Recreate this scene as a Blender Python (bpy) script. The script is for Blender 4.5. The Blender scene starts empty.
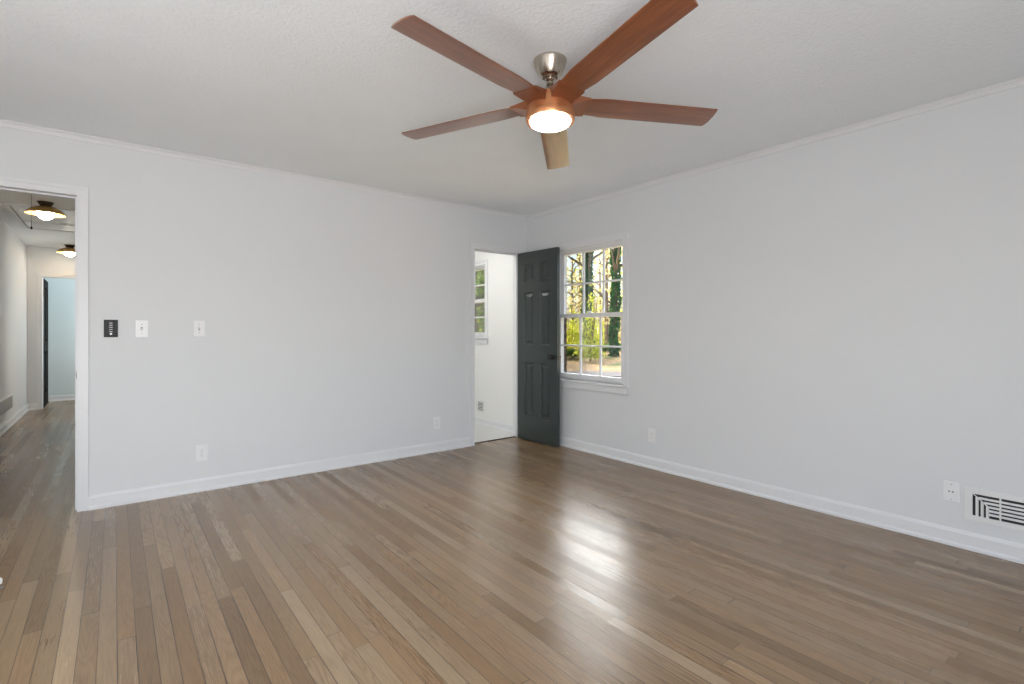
import bpy, bmesh, math, random
from mathutils import Vector, Matrix
PI = math.pi
scene = bpy.context.scene
COL = scene.collection
random.seed(7)

# ------------------------------------------------------------------ camera
ZC = 1.1657
XR, YB, H = 3.6, 4.309, 2.44          # right wall, back wall, ceiling height
cam_d = bpy.data.cameras.new('camera')
cam = bpy.data.objects.new('camera', cam_d); COL.objects.link(cam)
cam.location = (0, 0, ZC)
cam.rotation_euler = (PI/2, 0, -0.6666)
cam_d.sensor_fit = 'HORIZONTAL'; cam_d.sensor_width = 36.0
cam_d.lens = 504.98/1024*36.0
cam_d.shift_y = -(342-331.52)/1024.0
cam_d.clip_start = 0.02; cam_d.clip_end = 400
scene.camera = cam

# ------------------------------------------------------------------ exposure
scene.view_settings.view_transform = 'Standard'
scene.view_settings.look = 'None'
scene.view_settings.exposure = 0.47
scene.view_settings.gamma = 1.0
scene.view_settings.use_curve_mapping = False

# ------------------------------------------------------------------ world and sun
GLARE_BANK = 15.0
world = bpy.data.worlds.new('sky'); scene.world = world; world.use_nodes = True
wn = world.node_tree; wn.nodes.clear()
wo = wn.nodes.new('ShaderNodeOutputWorld'); wb = wn.nodes.new('ShaderNodeBackground')
ws = wn.nodes.new('ShaderNodeTexSky'); ws.sky_type = 'NISHITA'; ws.sun_disc = False
ws.sun_elevation = math.radians(38); ws.sun_rotation = math.radians(-20)
ws.air_density = 1.0; ws.dust_density = 3.0
wb.inputs['Strength'].default_value = 0.36
# bright bank added to the sky above the window view for floor glare, between 12 and 50 degrees up
def wmath(op, a, b=0.0):
    n = wn.nodes.new('ShaderNodeMath'); n.operation = op
    for i, v in enumerate((a, b)):
        if isinstance(v, bpy.types.NodeSocket): wn.links.new(v, n.inputs[i])
        else: n.inputs[i].default_value = v
    return n.outputs[0]
def wrange(v, a, b):
    n = wn.nodes.new('ShaderNodeMapRange'); n.interpolation_type = 'SMOOTHSTEP'
    wn.links.new(v, n.inputs[0]); n.inputs[1].default_value = a; n.inputs[2].default_value = b
    return n.outputs[0]
wtc = wn.nodes.new('ShaderNodeTexCoord'); wsp = wn.nodes.new('ShaderNodeSeparateXYZ'); wn.links.new(wtc.outputs['Generated'], wsp.inputs[0])
wdot = wmath('ADD', wmath('MULTIPLY', wsp.outputs[0], 0.755), wmath('MULTIPLY', wsp.outputs[1], 0.656))
wnz = wn.nodes.new('ShaderNodeTexNoise'); wnz.inputs['Scale'].default_value = 3.0; wn.links.new(wtc.outputs['Generated'], wnz.inputs['Vector'])
wmask = wmath('MULTIPLY', wmath('MULTIPLY', wrange(wsp.outputs[2], 0.16, 0.34), wrange(wsp.outputs[2], 0.80, 0.60)), wrange(wdot, 0.45, 0.70))
wmask = wmath('MULTIPLY', wmask, wmath('ADD', wnz.outputs[0], 0.5))
wcl = wn.nodes.new('ShaderNodeBackground'); wcl.inputs[0].default_value = (1.0, 0.985, 0.96, 1); wn.links.new(wmath('MULTIPLY', wmask, GLARE_BANK), wcl.inputs[1])
wad = wn.nodes.new('ShaderNodeAddShader')
wn.links.new(ws.outputs[0], wb.inputs[0]); wn.links.new(wb.outputs[0], wad.inputs[0]); wn.links.new(wcl.outputs[0], wad.inputs[1]); wn.links.new(wad.outputs[0], wo.inputs[0])

def sun_lamp(direction, strength, color, angle=0.02):
    d = bpy.data.lights.new('sun', 'SUN'); d.energy = strength; d.color = color; d.angle = angle
    o = bpy.data.objects.new('sun', d); COL.objects.link(o)
    o.rotation_euler = Vector(direction).to_track_quat('-Z', 'Y').to_euler()
    return o
sun_lamp((0.22, -0.62, -0.70), 12.0, (1.0, 0.93, 0.80))

def area(name, loc, aim, sx, sy, power, color):
    d = bpy.data.lights.new(name, 'AREA'); d.shape = 'RECTANGLE'; d.size = sx; d.size_y = sy
    d.energy = power; d.color = color
    o = bpy.data.objects.new(name, d); COL.objects.link(o); o.location = loc
    o.rotation_euler = Vector(aim).to_track_quat('-Z', 'Y').to_euler()
    return o
COOL = (0.985, 0.985, 1.0); WARM = (1.0, 0.86, 0.68)
# daylight entering by the two windows of the wall behind the camera and by one in the left wall
area('window_light', (-0.30, -1.16, 1.0), (-0.05, 1, 0.55), 1.3, 1.8, 60, COOL)
area('window_light', (2.35, -1.16, 1.0), (-0.6, 1, 1.0), 1.3, 1.8, 3, COOL)
area('window_light', (-1.20, 1.5, 1.0), (1, 0.25, 0.25), 1.3, 1.8, 11, COOL)
# an added unseen fill under the small back room's ceiling, daylight of the hall's side room and of the far room
area('back_room_fill', (2.65, 4.85, 2.42), (0, 0, -1), 0.5, 0.5, 8.5, (1.0, 0.985, 0.97))
area('window_light', (0.62, 9.1, 1.3), (-1, 0, 0), 0.9, 1.3, 8, (1.0, 0.95, 0.88))
area('window_light', (0.85, 10.95, 1.5), (-1, 0.1, 0), 0.8, 1.2, 17, (0.90, 0.98, 1.0))

# ------------------------------------------------------------------ node helpers
class NT:
    def __init__(s, name):
        s.m = bpy.data.materials.new(name); s.m.use_nodes = True
        s.t = s.m.node_tree; s.t.nodes.clear()
        s.out = s.t.nodes.new('ShaderNodeOutputMaterial')
        s.b = s.t.nodes.new('ShaderNodeBsdfPrincipled')
        s.t.links.new(s.b.outputs[0], s.out.inputs[0])
    def put(s, sock, v):
        if isinstance(v, bpy.types.NodeSocket): s.t.links.new(v, sock)
        else: sock.default_value = v
    def node(s, typ, ins=None, **attrs):
        n = s.t.nodes.new(typ)
        for k, v in attrs.items(): setattr(n, k, v)
        for k, v in (ins or {}).items(): s.put(n.inputs[k], v)
        return n
    def math(s, op, a, b=0.0, c=None):
        n = s.node('ShaderNodeMath', operation=op)
        s.put(n.inputs[0], a); s.put(n.inputs[1], b)
        if c is not None: s.put(n.inputs[2], c)
        return n.outputs[0]
    def mix(s, f, a, b, blend='MIX'):
        n = s.node('ShaderNodeMix', data_type='RGBA', blend_type=blend)
        s.put(n.inputs[0], f); s.put(n.inputs[6], a); s.put(n.inputs[7], b)
        return n.outputs[2]
    def ramp(s, f, stops):
        n = s.node('ShaderNodeValToRGB'); s.put(n.inputs[0], f)
        e = n.color_ramp.elements
        while len(e) < len(stops): e.new(0.5)
        for el, (p, c) in zip(e, stops): el.position = p; el.color = c
        return n.outputs[0]
    def comb(s, x, y, z=0.0):
        n = s.node('ShaderNodeCombineXYZ'); s.put(n.inputs[0], x); s.put(n.inputs[1], y); s.put(n.inputs[2], z)
        return n.outputs[0]
    def noise(s, vec, scale=1.0, detail=2.0, rough=0.5, dist=0.0):
        n = s.node('ShaderNodeTexNoise'); s.put(n.inputs['Vector'], vec)
        n.inputs['Scale'].default_value = scale; n.inputs['Detail'].default_value = detail
        n.inputs['Roughness'].default_value = rough; n.inputs['Distortion'].default_value = dist
        return n.outputs[0]
    def white(s, vec):
        n = s.node('ShaderNodeTexWhiteNoise', noise_dimensions='3D'); s.put(n.inputs['Vector'], vec)
        return n.outputs[0]
    def pos(s):
        return s.node('ShaderNodeTexCoord').outputs['Object']
    def bump(s, h, strength, dist=0.01):
        n = s.node('ShaderNodeBump'); n.inputs['Strength'].default_value = strength
        n.inputs['Distance'].default_value = dist; s.put(n.inputs['Height'], h)
        s.t.links.new(n.outputs[0], s.b.inputs['Normal'])
    def set(s, **kw):
        for k, v in kw.items(): s.put(s.b.inputs[k.replace('_', ' ')], v)
        return s.m
def c4(r, g, b): return (r, g, b, 1.0)

def paint(name, col, rough=0.55, noise_amt=0.02, bump=0.0, scale=60.0, metallic=0.0, bdist=0.002, **kw):
    n = NT(name); p = n.pos()
    f = n.noise(p, 3.0, 3.0)
    a = c4(*[min(1, c*(1-noise_amt)) for c in col]); b = c4(*[min(1, c*(1+noise_amt)) for c in col])
    n.set(Base_Color=n.mix(f, a, b), Roughness=rough, Metallic=metallic, **kw)
    if bump: n.bump(n.noise(p, scale, 4.0, 0.6), bump, bdist)
    return n.m

M = {}
M['wall'] = paint('wall_paint', (0.730, 0.743, 0.752), 0.6, 0.01, 0.15, 90)
M['ceiling'] = paint('ceiling_paint', (0.885, 0.92, 0.94), 0.9, 0.03, 0.9, 55, bdist=0.006)
M['trim'] = paint('trim_paint', (0.775, 0.78, 0.79), 0.35, 0.01)
M['mud_wall'] = paint('back_room_paint', (0.85, 0.85, 0.83), 0.5, 0.01, 0.1, 90)
M['blue_wall'] = paint('pale_blue_paint', (0.74, 0.815, 0.825), 0.6, 0.01)
M['door_paint'] = paint('dark_green_door_paint', (0.030, 0.043, 0.041), 0.30, 0.05, Specular_IOR_Level=0.6)
M['dark_door'] = paint('black_door_paint', (0.005, 0.005, 0.004), 0.6, 0.05, Specular_IOR_Level=0.05)
M['black'] = paint('black_metal', (0.012, 0.012, 0.013), 0.28, 0.05, Specular_IOR_Level=0.6)
M['plastic'] = paint('white_plastic', (0.86, 0.86, 0.87), 0.3, 0.01)
M['plate'] = paint('painted_plate', (0.83, 0.83, 0.83), 0.4, 0.01)
M['plastic2'] = paint('grey_shaded_slot', (0.30, 0.30, 0.31), 0.5, 0.01)
M['black_plastic'] = paint('black_plastic', (0.004, 0.0045, 0.004), 0.3, 0.02, Specular_IOR_Level=0.15)
M['vent_white'] = paint('white_vent_enamel', (0.80, 0.80, 0.79), 0.4, 0.02)
M['vent_dark'] = paint('duct_shade_and_joint', (0.035, 0.03, 0.028), 0.8, 0.1)  # near-black: painted shade behind vent louvers, also the dark threshold joint
M['nickel'] = paint('brushed_nickel', (0.52, 0.46, 0.39), 0.27, 0.03, metallic=1.0)
M['brass'] = paint('brass_metal', (0.56, 0.36, 0.13), 0.35, 0.05, metallic=1.0)
M['brass_in'] = paint('shade_lining', (0.60, 0.42, 0.20), 0.45, 0.03)
M['bronze'] = paint('dark_bronze', (0.05, 0.035, 0.02), 0.4, 0.05, metallic=0.7)
M['copper'] = paint('bronze_copper_finish', (0.62, 0.27, 0.12), 0.30, 0.05, metallic=0.75)
M['arm'] = paint('blade_arm_finish', (0.30, 0.11, 0.05), 0.33, 0.05, metallic=0.5)
M['rubber'] = paint('white_rubber', (0.85, 0.85, 0.83), 0.5, 0.02)
M['steel'] = paint('satin_steel', (0.35, 0.34, 0.33), 0.4, 0.05, metallic=1.0)

def glow(name, col, strength):
    n = NT(name); f = n.noise(n.pos(), 4.0, 1.0)
    n.set(Base_Color=c4(0.9, 0.9, 0.88), Roughness=0.3, Emission_Color=n.mix(f, c4(*col), c4(*[c*0.98 for c in col])), Emission_Strength=strength)
    return n.m
M['fan_glow'] = glow('frosted_lens_lit', (1.0, 0.97, 0.94), 26.0)
M['globe_glow'] = glow('opal_globe_lit', (1.0, 0.88, 0.70), 26.0)

def blade_mat():
    n = NT('walnut_blade_veneer'); p = n.pos()
    s = n.node('ShaderNodeSeparateXYZ', {0: p})
    v = n.comb(n.math('MULTIPLY', s.outputs[0], 4.0), n.math('MULTIPLY', s.outputs[1], 60.0), 0.0)
    g = n.noise(v, 1.0, 5.0, 0.6, 0.4)
    w = n.noise(n.comb(n.math('MULTIPLY', s.outputs[0], 1.2), n.math('MULTIPLY', s.outputs[1], 7.0), 3.0), 1.0, 2.0)
    r = n.math('SINE', n.math('MULTIPLY', w, 70.0))
    col = n.ramp(g, [(0.3, c4(0.15, 0.042, 0.012)), (0.55, c4(0.25, 0.075, 0.022)), (0.75, c4(0.33, 0.110, 0.034))])
    col = n.mix(n.math('MULTIPLY', n.math('ADD', r, 1.0), 0.10), col, c4(0.09, 0.03, 0.015))
    n.set(Base_Color=col, Roughness=0.34, Specular_IOR_Level=0.5, Coat_Weight=1.0, Coat_Roughness=0.30, Coat_IOR=1.52)
    return n.m
M['blade'] = blade_mat()

def floor_mat():
    n = NT('oak_strip_floor'); p = n.pos()
    s = n.node('ShaderNodeSeparateXYZ', {0: p}); X, Y = s.outputs[0], s.outputs[1]
    W = 0.0572
    u = n.math('DIVIDE', n.math('ADD', X, 20.013), W)
    row = n.math('FLOOR', u); fx = n.math('FRACT', u)
    r1 = n.white(n.comb(row, 3.7, 1.3)); r2 = n.white(n.comb(row, 9.1, 5.2))
    L = n.math('MULTIPLY_ADD', r2, 0.9, 0.95)
    y0 = n.math('ADD', n.math('MULTIPLY_ADD', r1, 9.0, 40.0), Y)
    y1 = n.math('ADD', y0, n.math('MULTIPLY', n.math('SINE', n.math('MULTIPLY_ADD', r2, 20.0, n.math('MULTIPLY', y0, 2.6))), 0.26))
    v = n.math('DIVIDE', y1, L)
    idx = n.math('FLOOR', v); fy = n.math('FRACT', v)
    pid = n.comb(row, idx, 0.0)
    t = n.white(pid); t2 = n.white(n.comb(row, idx, 7.0)); t3 = n.white(n.comb(row, idx, 13.0))
    base = n.ramp(t, [(0.0, c4(0.205, 0.128, 0.064)), (0.25, c4(0.252, 0.162, 0.086)), (0.6, c4(0.280, 0.184, 0.100)),
                      (0.88, c4(0.305, 0.207, 0.118)), (1.0, c4(0.365, 0.264, 0.162))])
    warm = n.mix(n.math('MULTIPLY', n.math('GREATER_THAN', t2, 0.55), 0.5), base, n.mix(1.0, base, c4(1.06, 0.95, 0.82), 'MULTIPLY'))
    # fine pores
    g = n.noise(n.comb(n.math('MULTIPLY', X, 260.0), n.math('MULTIPLY_ADD', Y, 9.0, n.math('MULTIPLY', t3, 90.0)), t), 1.0, 3.0, 0.65)
    # cathedral figure: contour lines of a stretched noise field, one field per board
    fld = n.noise(n.comb(n.math('MULTIPLY', X, 13.0), n.math('MULTIPLY_ADD', Y, 1.5, n.math('MULTIPLY', t2, 60.0)), n.math('MULTIPLY', t, 30.0)), 1.0, 1.5, 0.5)
    ring = n.math('SINE', n.math('MULTIPLY', fld, 95.0))
    ringf = n.math('MULTIPLY', n.math('POWER', n.math('MULTIPLY_ADD', ring, 0.5, 0.5), 2.0), n.math('MULTIPLY', n.math('MULTIPLY', t3, t3), 0.75))
    col = n.mix(ringf, warm, n.mix(1.0, warm, c4(0.62, 0.52, 0.42), 'MULTIPLY'))
    gf = n.ramp(g, [(0.32, c4(0.78, 0.76, 0.73)), (0.5, c4(1, 1, 1)), (0.7, c4(1.08, 1.07, 1.05))])
    col = n.mix(1.0, col, gf, 'MULTIPLY')
    big = n.noise(n.comb(n.math('MULTIPLY', X, 3.0), n.math('MULTIPLY', Y, 0.8), 0.0), 1.0, 3.0)
    col = n.mix(1.0, col, n.ramp(big, [(0.3, c4(0.93, 0.92, 0.90)), (0.7, c4(1.06, 1.06, 1.06))]), 'MULTIPLY')
    # joints
    ex = n.math('MINIMUM', fx, n.math('SUBTRACT', 1.0, fx))
    gw = n.math('MULTIPLY_ADD', n.noise(n.comb(row, n.math('MULTIPLY', Y, 0.9), 0.0), 1.7, 1.0), 0.078, -0.015)
    gx = n.math('LESS_THAN', ex, gw)
    ey = n.math('MULTIPLY', n.math('MINIMUM', fy, n.math('SUBTRACT', 1.0, fy)), L)
    gy = n.math('LESS_THAN', ey, 0.0011)
    gap = n.math('MAXIMUM', gx, gy)
    col = n.mix(n.math('MULTIPLY', gap, 0.85), col, c4(0.045, 0.028, 0.018))
    rough = n.math('MULTIPLY_ADD', g, 0.10, n.math('MULTIPLY_ADD', big, 0.10, n.math('MULTIPLY_ADD', t3, 0.14, 0.15)))
    n.set(Base_Color=col, Roughness=rough, IOR=1.5, Specular_IOR_Level=0.5, Coat_Weight=n.math('MULTIPLY_ADD', t, 0.25, 0.25), Coat_Roughness=n.math('MULTIPLY_ADD', t2, 0.14, 0.24))
    n.bump(n.math('SUBTRACT', n.math('MULTIPLY', g, 0.25), gap), 0.12, 0.002)
    return n.m
M['floor'] = floor_mat()

def tile_mat():
    n = NT('white_mosaic_tile'); p = n.pos()
    b = n.node('ShaderNodeTexBrick', {'Vector': p, 'Color1': c4(0.80, 0.80, 0.78), 'Color2': c4(0.74, 0.74, 0.72), 'Mortar': c4(0.50, 0.49, 0.47)})
    b.inputs['Scale'].default_value = 12.0; b.inputs['Mortar Size'].default_value = 0.02
    n.set(Base_Color=b.outputs[0], Roughness=0.3)
    return n.m
M['tile'] = tile_mat()

def brick_mat():
    n = NT('dark_brick'); p = n.pos()
    s = n.node('ShaderNodeSeparateXYZ', {0: p})
    b = n.node('ShaderNodeTexBrick', {'Vector': n.comb(n.math('ADD', s.outputs[0], s.outputs[1]), s.outputs[2]), 'Color1': c4(0.10, 0.035, 0.02), 'Color2': c4(0.05, 0.025, 0.018), 'Mortar': c4(0.22, 0.19, 0.16)})
    b.inputs['Scale'].default_value = 4.8; b.inputs['Mortar Size'].default_value = 0.02
    f = n.noise(p, 30, 4)
    n.set(Base_Color=n.mix(f, b.outputs[0], n.mix(1.0, b.outputs[0], c4(0.6, 0.55, 0.5), 'MULTIPLY')), Roughness=0.85)
    n.bump(b.outputs[1], 0.6, -0.01)
    return n.m
M['brick'] = brick_mat()

def glass_mat():
    n = NT('window_glass')
    g = n.node('ShaderNodeBsdfGlossy', {'Roughness': 0.01}); t = n.node('ShaderNodeBsdfTransparent')
    fr = n.node('ShaderNodeFresnel', {'IOR': 1.45})
    f = n.noise(n.pos(), 2.0, 1.0)
    n.put(t.inputs[0], n.mix(f, c4(0.97, 0.98, 0.97), c4(0.96, 0.98, 0.98)))
    mx = n.node('ShaderNodeMixShader'); n.put(mx.inputs[0], n.math('MULTIPLY', fr.outputs[0], 0.6)); n.put(mx.inputs[1], t.outputs[0]); n.put(mx.inputs[2], g.outputs[0])
    n.t.links.new(mx.outputs[0], n.out.inputs[0])
    return n.m
M['glass'] = glass_mat()

def leaf_mat(name, cols, trans=0.5):
    n = NT(name); p = n.pos()
    f = n.noise(p, 2.3, 4.0, 0.7)
    col = n.ramp(f, [(0.3 + 0.4*i/(len(cols)-1), c4(*c)) for i, c in enumerate(cols)])
    d = n.node('ShaderNodeBsdfDiffuse', {'Color': col}); t = n.node('ShaderNodeBsdfTranslucent', {'Color': col})
    mx = n.node('ShaderNodeMixShader'); mx.inputs[0].default_value = trans
    n.put(mx.inputs[1], d.outputs[0]); n.put(mx.inputs[2], t.outputs[0])
    n.t.links.new(mx.outputs[0], n.out.inputs[0])
    return n.m
M['ivy'] = leaf_mat('ivy_leaves', [(0.008, 0.045, 0.018), (0.03, 0.14, 0.04), (0.07, 0.24, 0.06)], 0.25)
M['yellow_leaf'] = leaf_mat('yellow_green_leaves', [(0.30, 0.36, 0.03), (0.55, 0.60, 0.06), (0.75, 0.72, 0.16)])
M['gold_leaf'] = leaf_mat('pale_gold_leaves', [(0.42, 0.34, 0.16), (0.66, 0.58, 0.32), (0.80, 0.76, 0.52)])
M['green_leaf'] = leaf_mat('mid_green_leaves', [(0.05, 0.14, 0.03), (0.18, 0.30, 0.06), (0.35, 0.45, 0.10)])
def bark():
    n = NT('bark'); p = n.pos(); s = n.node('ShaderNodeSeparateXYZ', {0: p})
    f = n.noise(n.comb(n.math('MULTIPLY', s.outputs[0], 8.0), n.math('MULTIPLY', s.outputs[1], 8.0), n.math('MULTIPLY', s.outputs[2], 1.5)), 1.0, 4.0)
    n.set(Base_Color=n.ramp(f, [(0.3, c4(0.07, 0.05, 0.035)), (0.7, c4(0.27, 0.21, 0.16))]), Roughness=0.9)
    return n.m
M['bark'] = bark()
def ground_mat():
    n = NT('leaf_littered_ground'); p = n.pos()
    f = n.noise(p, 0.5, 3.0); g = n.noise(p, 9.0, 4.0, 0.75)
    a = n.ramp(g, [(0.3, c4(0.20, 0.10, 0.045)), (0.5, c4(0.45, 0.27, 0.13)), (0.7, c4(0.75, 0.55, 0.32))])
    b = n.ramp(g, [(0.35, c4(0.06, 0.12, 0.03)), (0.65, c4(0.25, 0.30, 0.08))])
    n.set(Base_Color=n.mix(n.ramp(f, [(0.52, c4(0, 0, 0)), (0.66, c4(1, 1, 1))]), a, b), Roughness=0.95)
    return n.m
M['ground'] = ground_mat()
M['asphalt'] = paint('worn_asphalt', (0.20, 0.165, 0.16), 0.9, 0.25, 0.3, 40)

# ------------------------------------------------------------------ mesh helpers
class MB:
    def __init__(s): s.bm = bmesh.new()
    def box(s, x0, x1, y0, y1, z0, z1, bev=0.0):
        x0, x1 = sorted((x0, x1)); y0, y1 = sorted((y0, y1)); z0, z1 = sorted((z0, z1))
        v = [s.bm.verts.new((x, y, z)) for x in (x0, x1) for y in (y0, y1) for z in (z0, z1)]
        fs = [s.bm.faces.new([v[i] for i in f]) for f in ((0,1,3,2),(4,6,7,5),(0,4,5,1),(2,3,7,6),(0,2,6,4),(1,5,7,3))]
        if bev:
            es = list({e for f in fs for e in f.edges})
            bmesh.ops.bevel(s.bm, geom=es, offset=bev, segments=2, affect='EDGES', profile=0.5)
        return s
    def prism(s, pts, axis, a, b):
        """extrude a closed 2D outline along an axis; pts are in the other two axes in order"""
        def P(p, t):
            return {'x': (t, p[0], p[1]), 'y': (p[0], t, p[1]), 'z': (p[0], p[1], t)}[axis]
        A = [s.bm.verts.new(P(p, a)) for p in pts]; B = [s.bm.verts.new(P(p, b)) for p in pts]
        n = len(pts)
        s.bm.faces.new(A); s.bm.faces.new(B[::-1])
        for i in range(n): s.bm.faces.new((A[i], B[i], B[(i+1) % n], A[(i+1) % n]))
        return s
    def lathe(s, prof, seg=48, c=(0, 0, 0), axis='z'):
        rings = []
        def T(r, a, h):
            x, y = r*math.cos(a), r*math.sin(a)
            q = {'z': (x, y, h), 'x': (h, x, y), 'y': (x, h, y)}[axis]
            return (q[0]+c[0], q[1]+c[1], q[2]+c[2])
        for r, h in prof:
            if r < 1e-6: rings.append([s.bm.verts.new(T(0, 0, h))])
            else: rings.append([s.bm.verts.new(T(r, 2*PI*i/seg, h)) for i in range(seg)])
        for A, B in zip(rings, rings[1:]):
            for i in range(seg):
                j = (i+1) % seg
                if len(A) == 1 and len(B) == 1: continue
                if len(A) == 1: s.bm.faces.new((A[0], B[i], B[j]))
                elif len(B) == 1: s.bm.faces.new((A[i], A[j], B[0]))
                else: s.bm.faces.new((A[i], A[j], B[j], B[i]))
        return s
    def tube(s, pts, radii, seg=8):
        rings = []
        for k, p in enumerate(pts):
            p = Vector(p)
            d = (Vector(pts[min(k+1, len(pts)-1)]) - Vector(pts[max(k-1, 0)])).normalized()
            u = d.cross(Vector((0.31, 0.95, 0.02))).normalized(); w = d.cross(u)
            r = radii[k] if isinstance(radii, (list, tuple)) else radii
            rings.append([s.bm.verts.new(p + u*math.cos(2*PI*i/seg)*r + w*math.sin(2*PI*i/seg)*r) for i in range(seg)])
        for A, B in zip(rings, rings[1:]):
            for i in range(seg): s.bm.faces.new((A[i], A[(i+1) % seg], B[(i+1) % seg], B[i]))
        s.bm.faces.new(rings[0][::-1]); s.bm.faces.new(rings[-1])
        return s
    def build(s, name, mat, parent=None, smooth=False, loc=None):
        bmesh.ops.recalc_face_normals(s.bm, faces=s.bm.faces)
        me = bpy.data.meshes.new(name); s.bm.to_mesh(me); s.bm.free()
        me.materials.append(mat)
        if smooth:
            me.polygons.foreach_set('use_smooth', [True]*len(me.polygons))
            me.set_sharp_from_angle(angle=math.radians(40))
        o = bpy.data.objects.new(name, me); COL.objects.link(o)
        if parent: o.parent = parent
        if loc: o.location = loc
        return o
def tag(o, label=None, cat=None, group=None, kind=None):
    if label: o['label'] = label
    if cat: o['category'] = cat
    if group: o['group'] = group
    if kind: o['kind'] = kind
    return o
def thing(name, label, cat, loc=(0, 0, 0), rz=0.0, group=None):
    o = bpy.data.objects.new(name, None); COL.objects.link(o); o.location = loc; o.rotation_euler = (0, 0, rz)
    o.empty_display_size = 0.05
    return tag(o, label, cat, group)
def struct(mb, name, mat, parent=None, smooth=False):
    o = mb.build(name, mat, parent, smooth)
    if not parent: o['kind'] = 'structure'
    return o
def children(o): return [c for c in bpy.data.objects if c.parent == o]
def copy_tree(o, loc=None, rz=None, label=None, parent=None):
    c = o.copy(); COL.objects.link(c); c.parent = parent
    if loc is not None: c.location = loc
    if rz is not None: c.rotation_euler = (0, 0, rz)
    if label: c['label'] = label
    for ch in children(o): copy_tree(ch, parent=c)
    return c

def wall_x(mb, x0, x1, ya, yb, za, zb, holes=()):
    """wall whose faces look along x, from ya to yb, with rectangular holes (y0,y1,z0,z1)"""
    ys = ya
    for (h0, h1, z0, z1) in sorted(holes):
        mb.box(x0, x1, ys, h0, za, zb)
        if z0 > za: mb.box(x0, x1, h0, h1, za, z0)
        if z1 < zb: mb.box(x0, x1, h0, h1, z1, zb)
        ys = h1
    mb.box(x0, x1, ys, yb, za, zb)
def wall_y(mb, y0, y1, xa, xb, za, zb, holes=()):
    xs = xa
    for (h0, h1, z0, z1) in sorted(holes):
        mb.box(xs, h0, y0, y1, za, zb)
        if z0 > za: mb.box(h0, h1, y0, y1, za, z0)
        if z1 < zb: mb.box(h0, h1, y0, y1, z1, zb)
        xs = h1
    mb.box(xs, xb, y0, y1, za, zb)

# ------------------------------------------------------------------ the shell
XW, YS = -1.25, -1.2                    # left wall and the wall behind the camera
WT = 0.115                              # partition thickness
HX0, HX1, HY1 = -1.02, -0.08, 10.33     # hall
DX0, DX1, DZ = 2.894, 3.500, 2.017      # doorway to the back room
OX0, OX1, OZ = -1.02, -0.192, 2.046     # cased opening to the hall
WY0, WY1, WZ0, WZ1 = 2.955, 3.850, 0.685, 1.998   # room window opening
VY0, VY1, VZ0, VZ1 = 5.105, 5.90, 1.10, 1.995     # back room window opening
MY1 = 6.6

b = MB(); b.box(XW-.2, XR+.12, YS-.15, YB+WT*0.55, -.1, 0); b.box(-1.2, 1.2, YB+WT*.55, 11.6, -.1, 0)
struct(b, 'floor', M['floor'])
b = MB(); b.box(2.0, XR+.12, YB+WT*0.55+.012, MY1+.1, -.1, 0.004)
struct(b, 'floor_back_room', M['tile'])
b = MB(); b.box(XW-.2, XR+.12, YS-.15, YB+.05, H, H+.1)
b.box(-1.3, XR+.3, YB+.05, 11.7, H, H+.1)
struct(b, 'ceiling', M['ceiling'])

b = MB(); wall_y(b, YB, YB+WT, XW-.1, XR, 0, H, [(OX0, OX1, 0, OZ), (DX0, DX1, 0, DZ)])
struct(b, 'wall_back', M['wall'])
b = MB(); wall_x(b, XR, XR+.12, YS-.12, YB+WT*.5, 0, H, [(WY0, WY1, WZ0, WZ1)])
struct(b, 'wall_right', M['wall'])
b = MB(); wall_x(b, XR, XR+.12, YB+WT*.5, MY1+.1, 0, H, [(VY0, VY1, VZ0, VZ1)])
struct(b, 'wall_back_room_right', M['mud_wall'])
b = MB(); wall_x(b, XW-.12, XW, YS-.12, YB, 0, H, [(.85, 2.15, .1, 1.9)])
struct(b, 'wall_left', M['wall'])
b = MB(); wall_y(b, YS-.12, YS, XW, XR, 0, H, [(-.95, .35, .1, 1.9), (1.7, 3.0, .1, 1.9)])
struct(b, 'wall_front', M['wall'])
# exterior brick skin outside the right wall
b = MB(); wall_x(b, XR+.121, XR+.195, YS-.2, 12.0, -.7, 2.5, [(WY0-.03, WY1+.030, WZ0-.06, WZ1+.02), (VY0-.03, VY1+.03, VZ0-.06, VZ1+.02)])
struct(b, 'wall_exterior', M['brick'])
b = MB(); b.box(XW-.5, XR+.30, YS-.5, 12.0, H+.14, H+.30)
struct(b, 'roof', M['asphalt'])
# back room enclosure
b = MB(); b.box(1.93, 2.05, YB+WT, MY1+.1, 0, H); b.box(2.05, XR, MY1, MY1+.1, 0, H)
b.box(2.05, DX0-.06, YB+WT, YB+WT+.01, 0, H); b.box(DX0-.06, XR, YB+WT, YB+WT+.01, DZ+.06, H)
struct(b, 'wall_back_room', M['mud_wall'])
# hall: left wall, end wall with doorway, right wall with the opening to a side room
b = MB(); b.box(HX0-.12, HX0, YB+WT, HY1, 0, H)
struct(b, 'wall_hall_left', M['wall'])
b = MB(); wall_y(b, HY1, HY1+.1, HX0-.12, 1.1, 0, H, [(-0.852, -0.10, 0, 1.985)])
struct(b, 'wall_hall_end', M['wall'])
b = MB(); wall_x(b, HX1, HX1+.1, YB+WT, HY1, 0, H, [(8.7, 9.5, 0, 2.03)])
struct(b, 'wall_hall_right', M['wall'])
b = MB(); b.box(HX1+.1, .75, 8.5, 8.6, 0, H); b.box(HX1+.1, .75, 9.6, 9.7, 0, H); b.box(.75, .85, 8.5, 9.7, 0, H)
struct(b, 'wall_side_room', M['wall'])
b = MB(); b.box(-1.25, 1.1, 11.40, 11.5, 0, H); b.box(-1.25, -1.14, HY1+.1, 11.4, 0, H); b.box(1.0, 1.1, HY1+.1, 11.4, 0, H)
struct(b, 'wall_far_room', M['blue_wall'])

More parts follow.
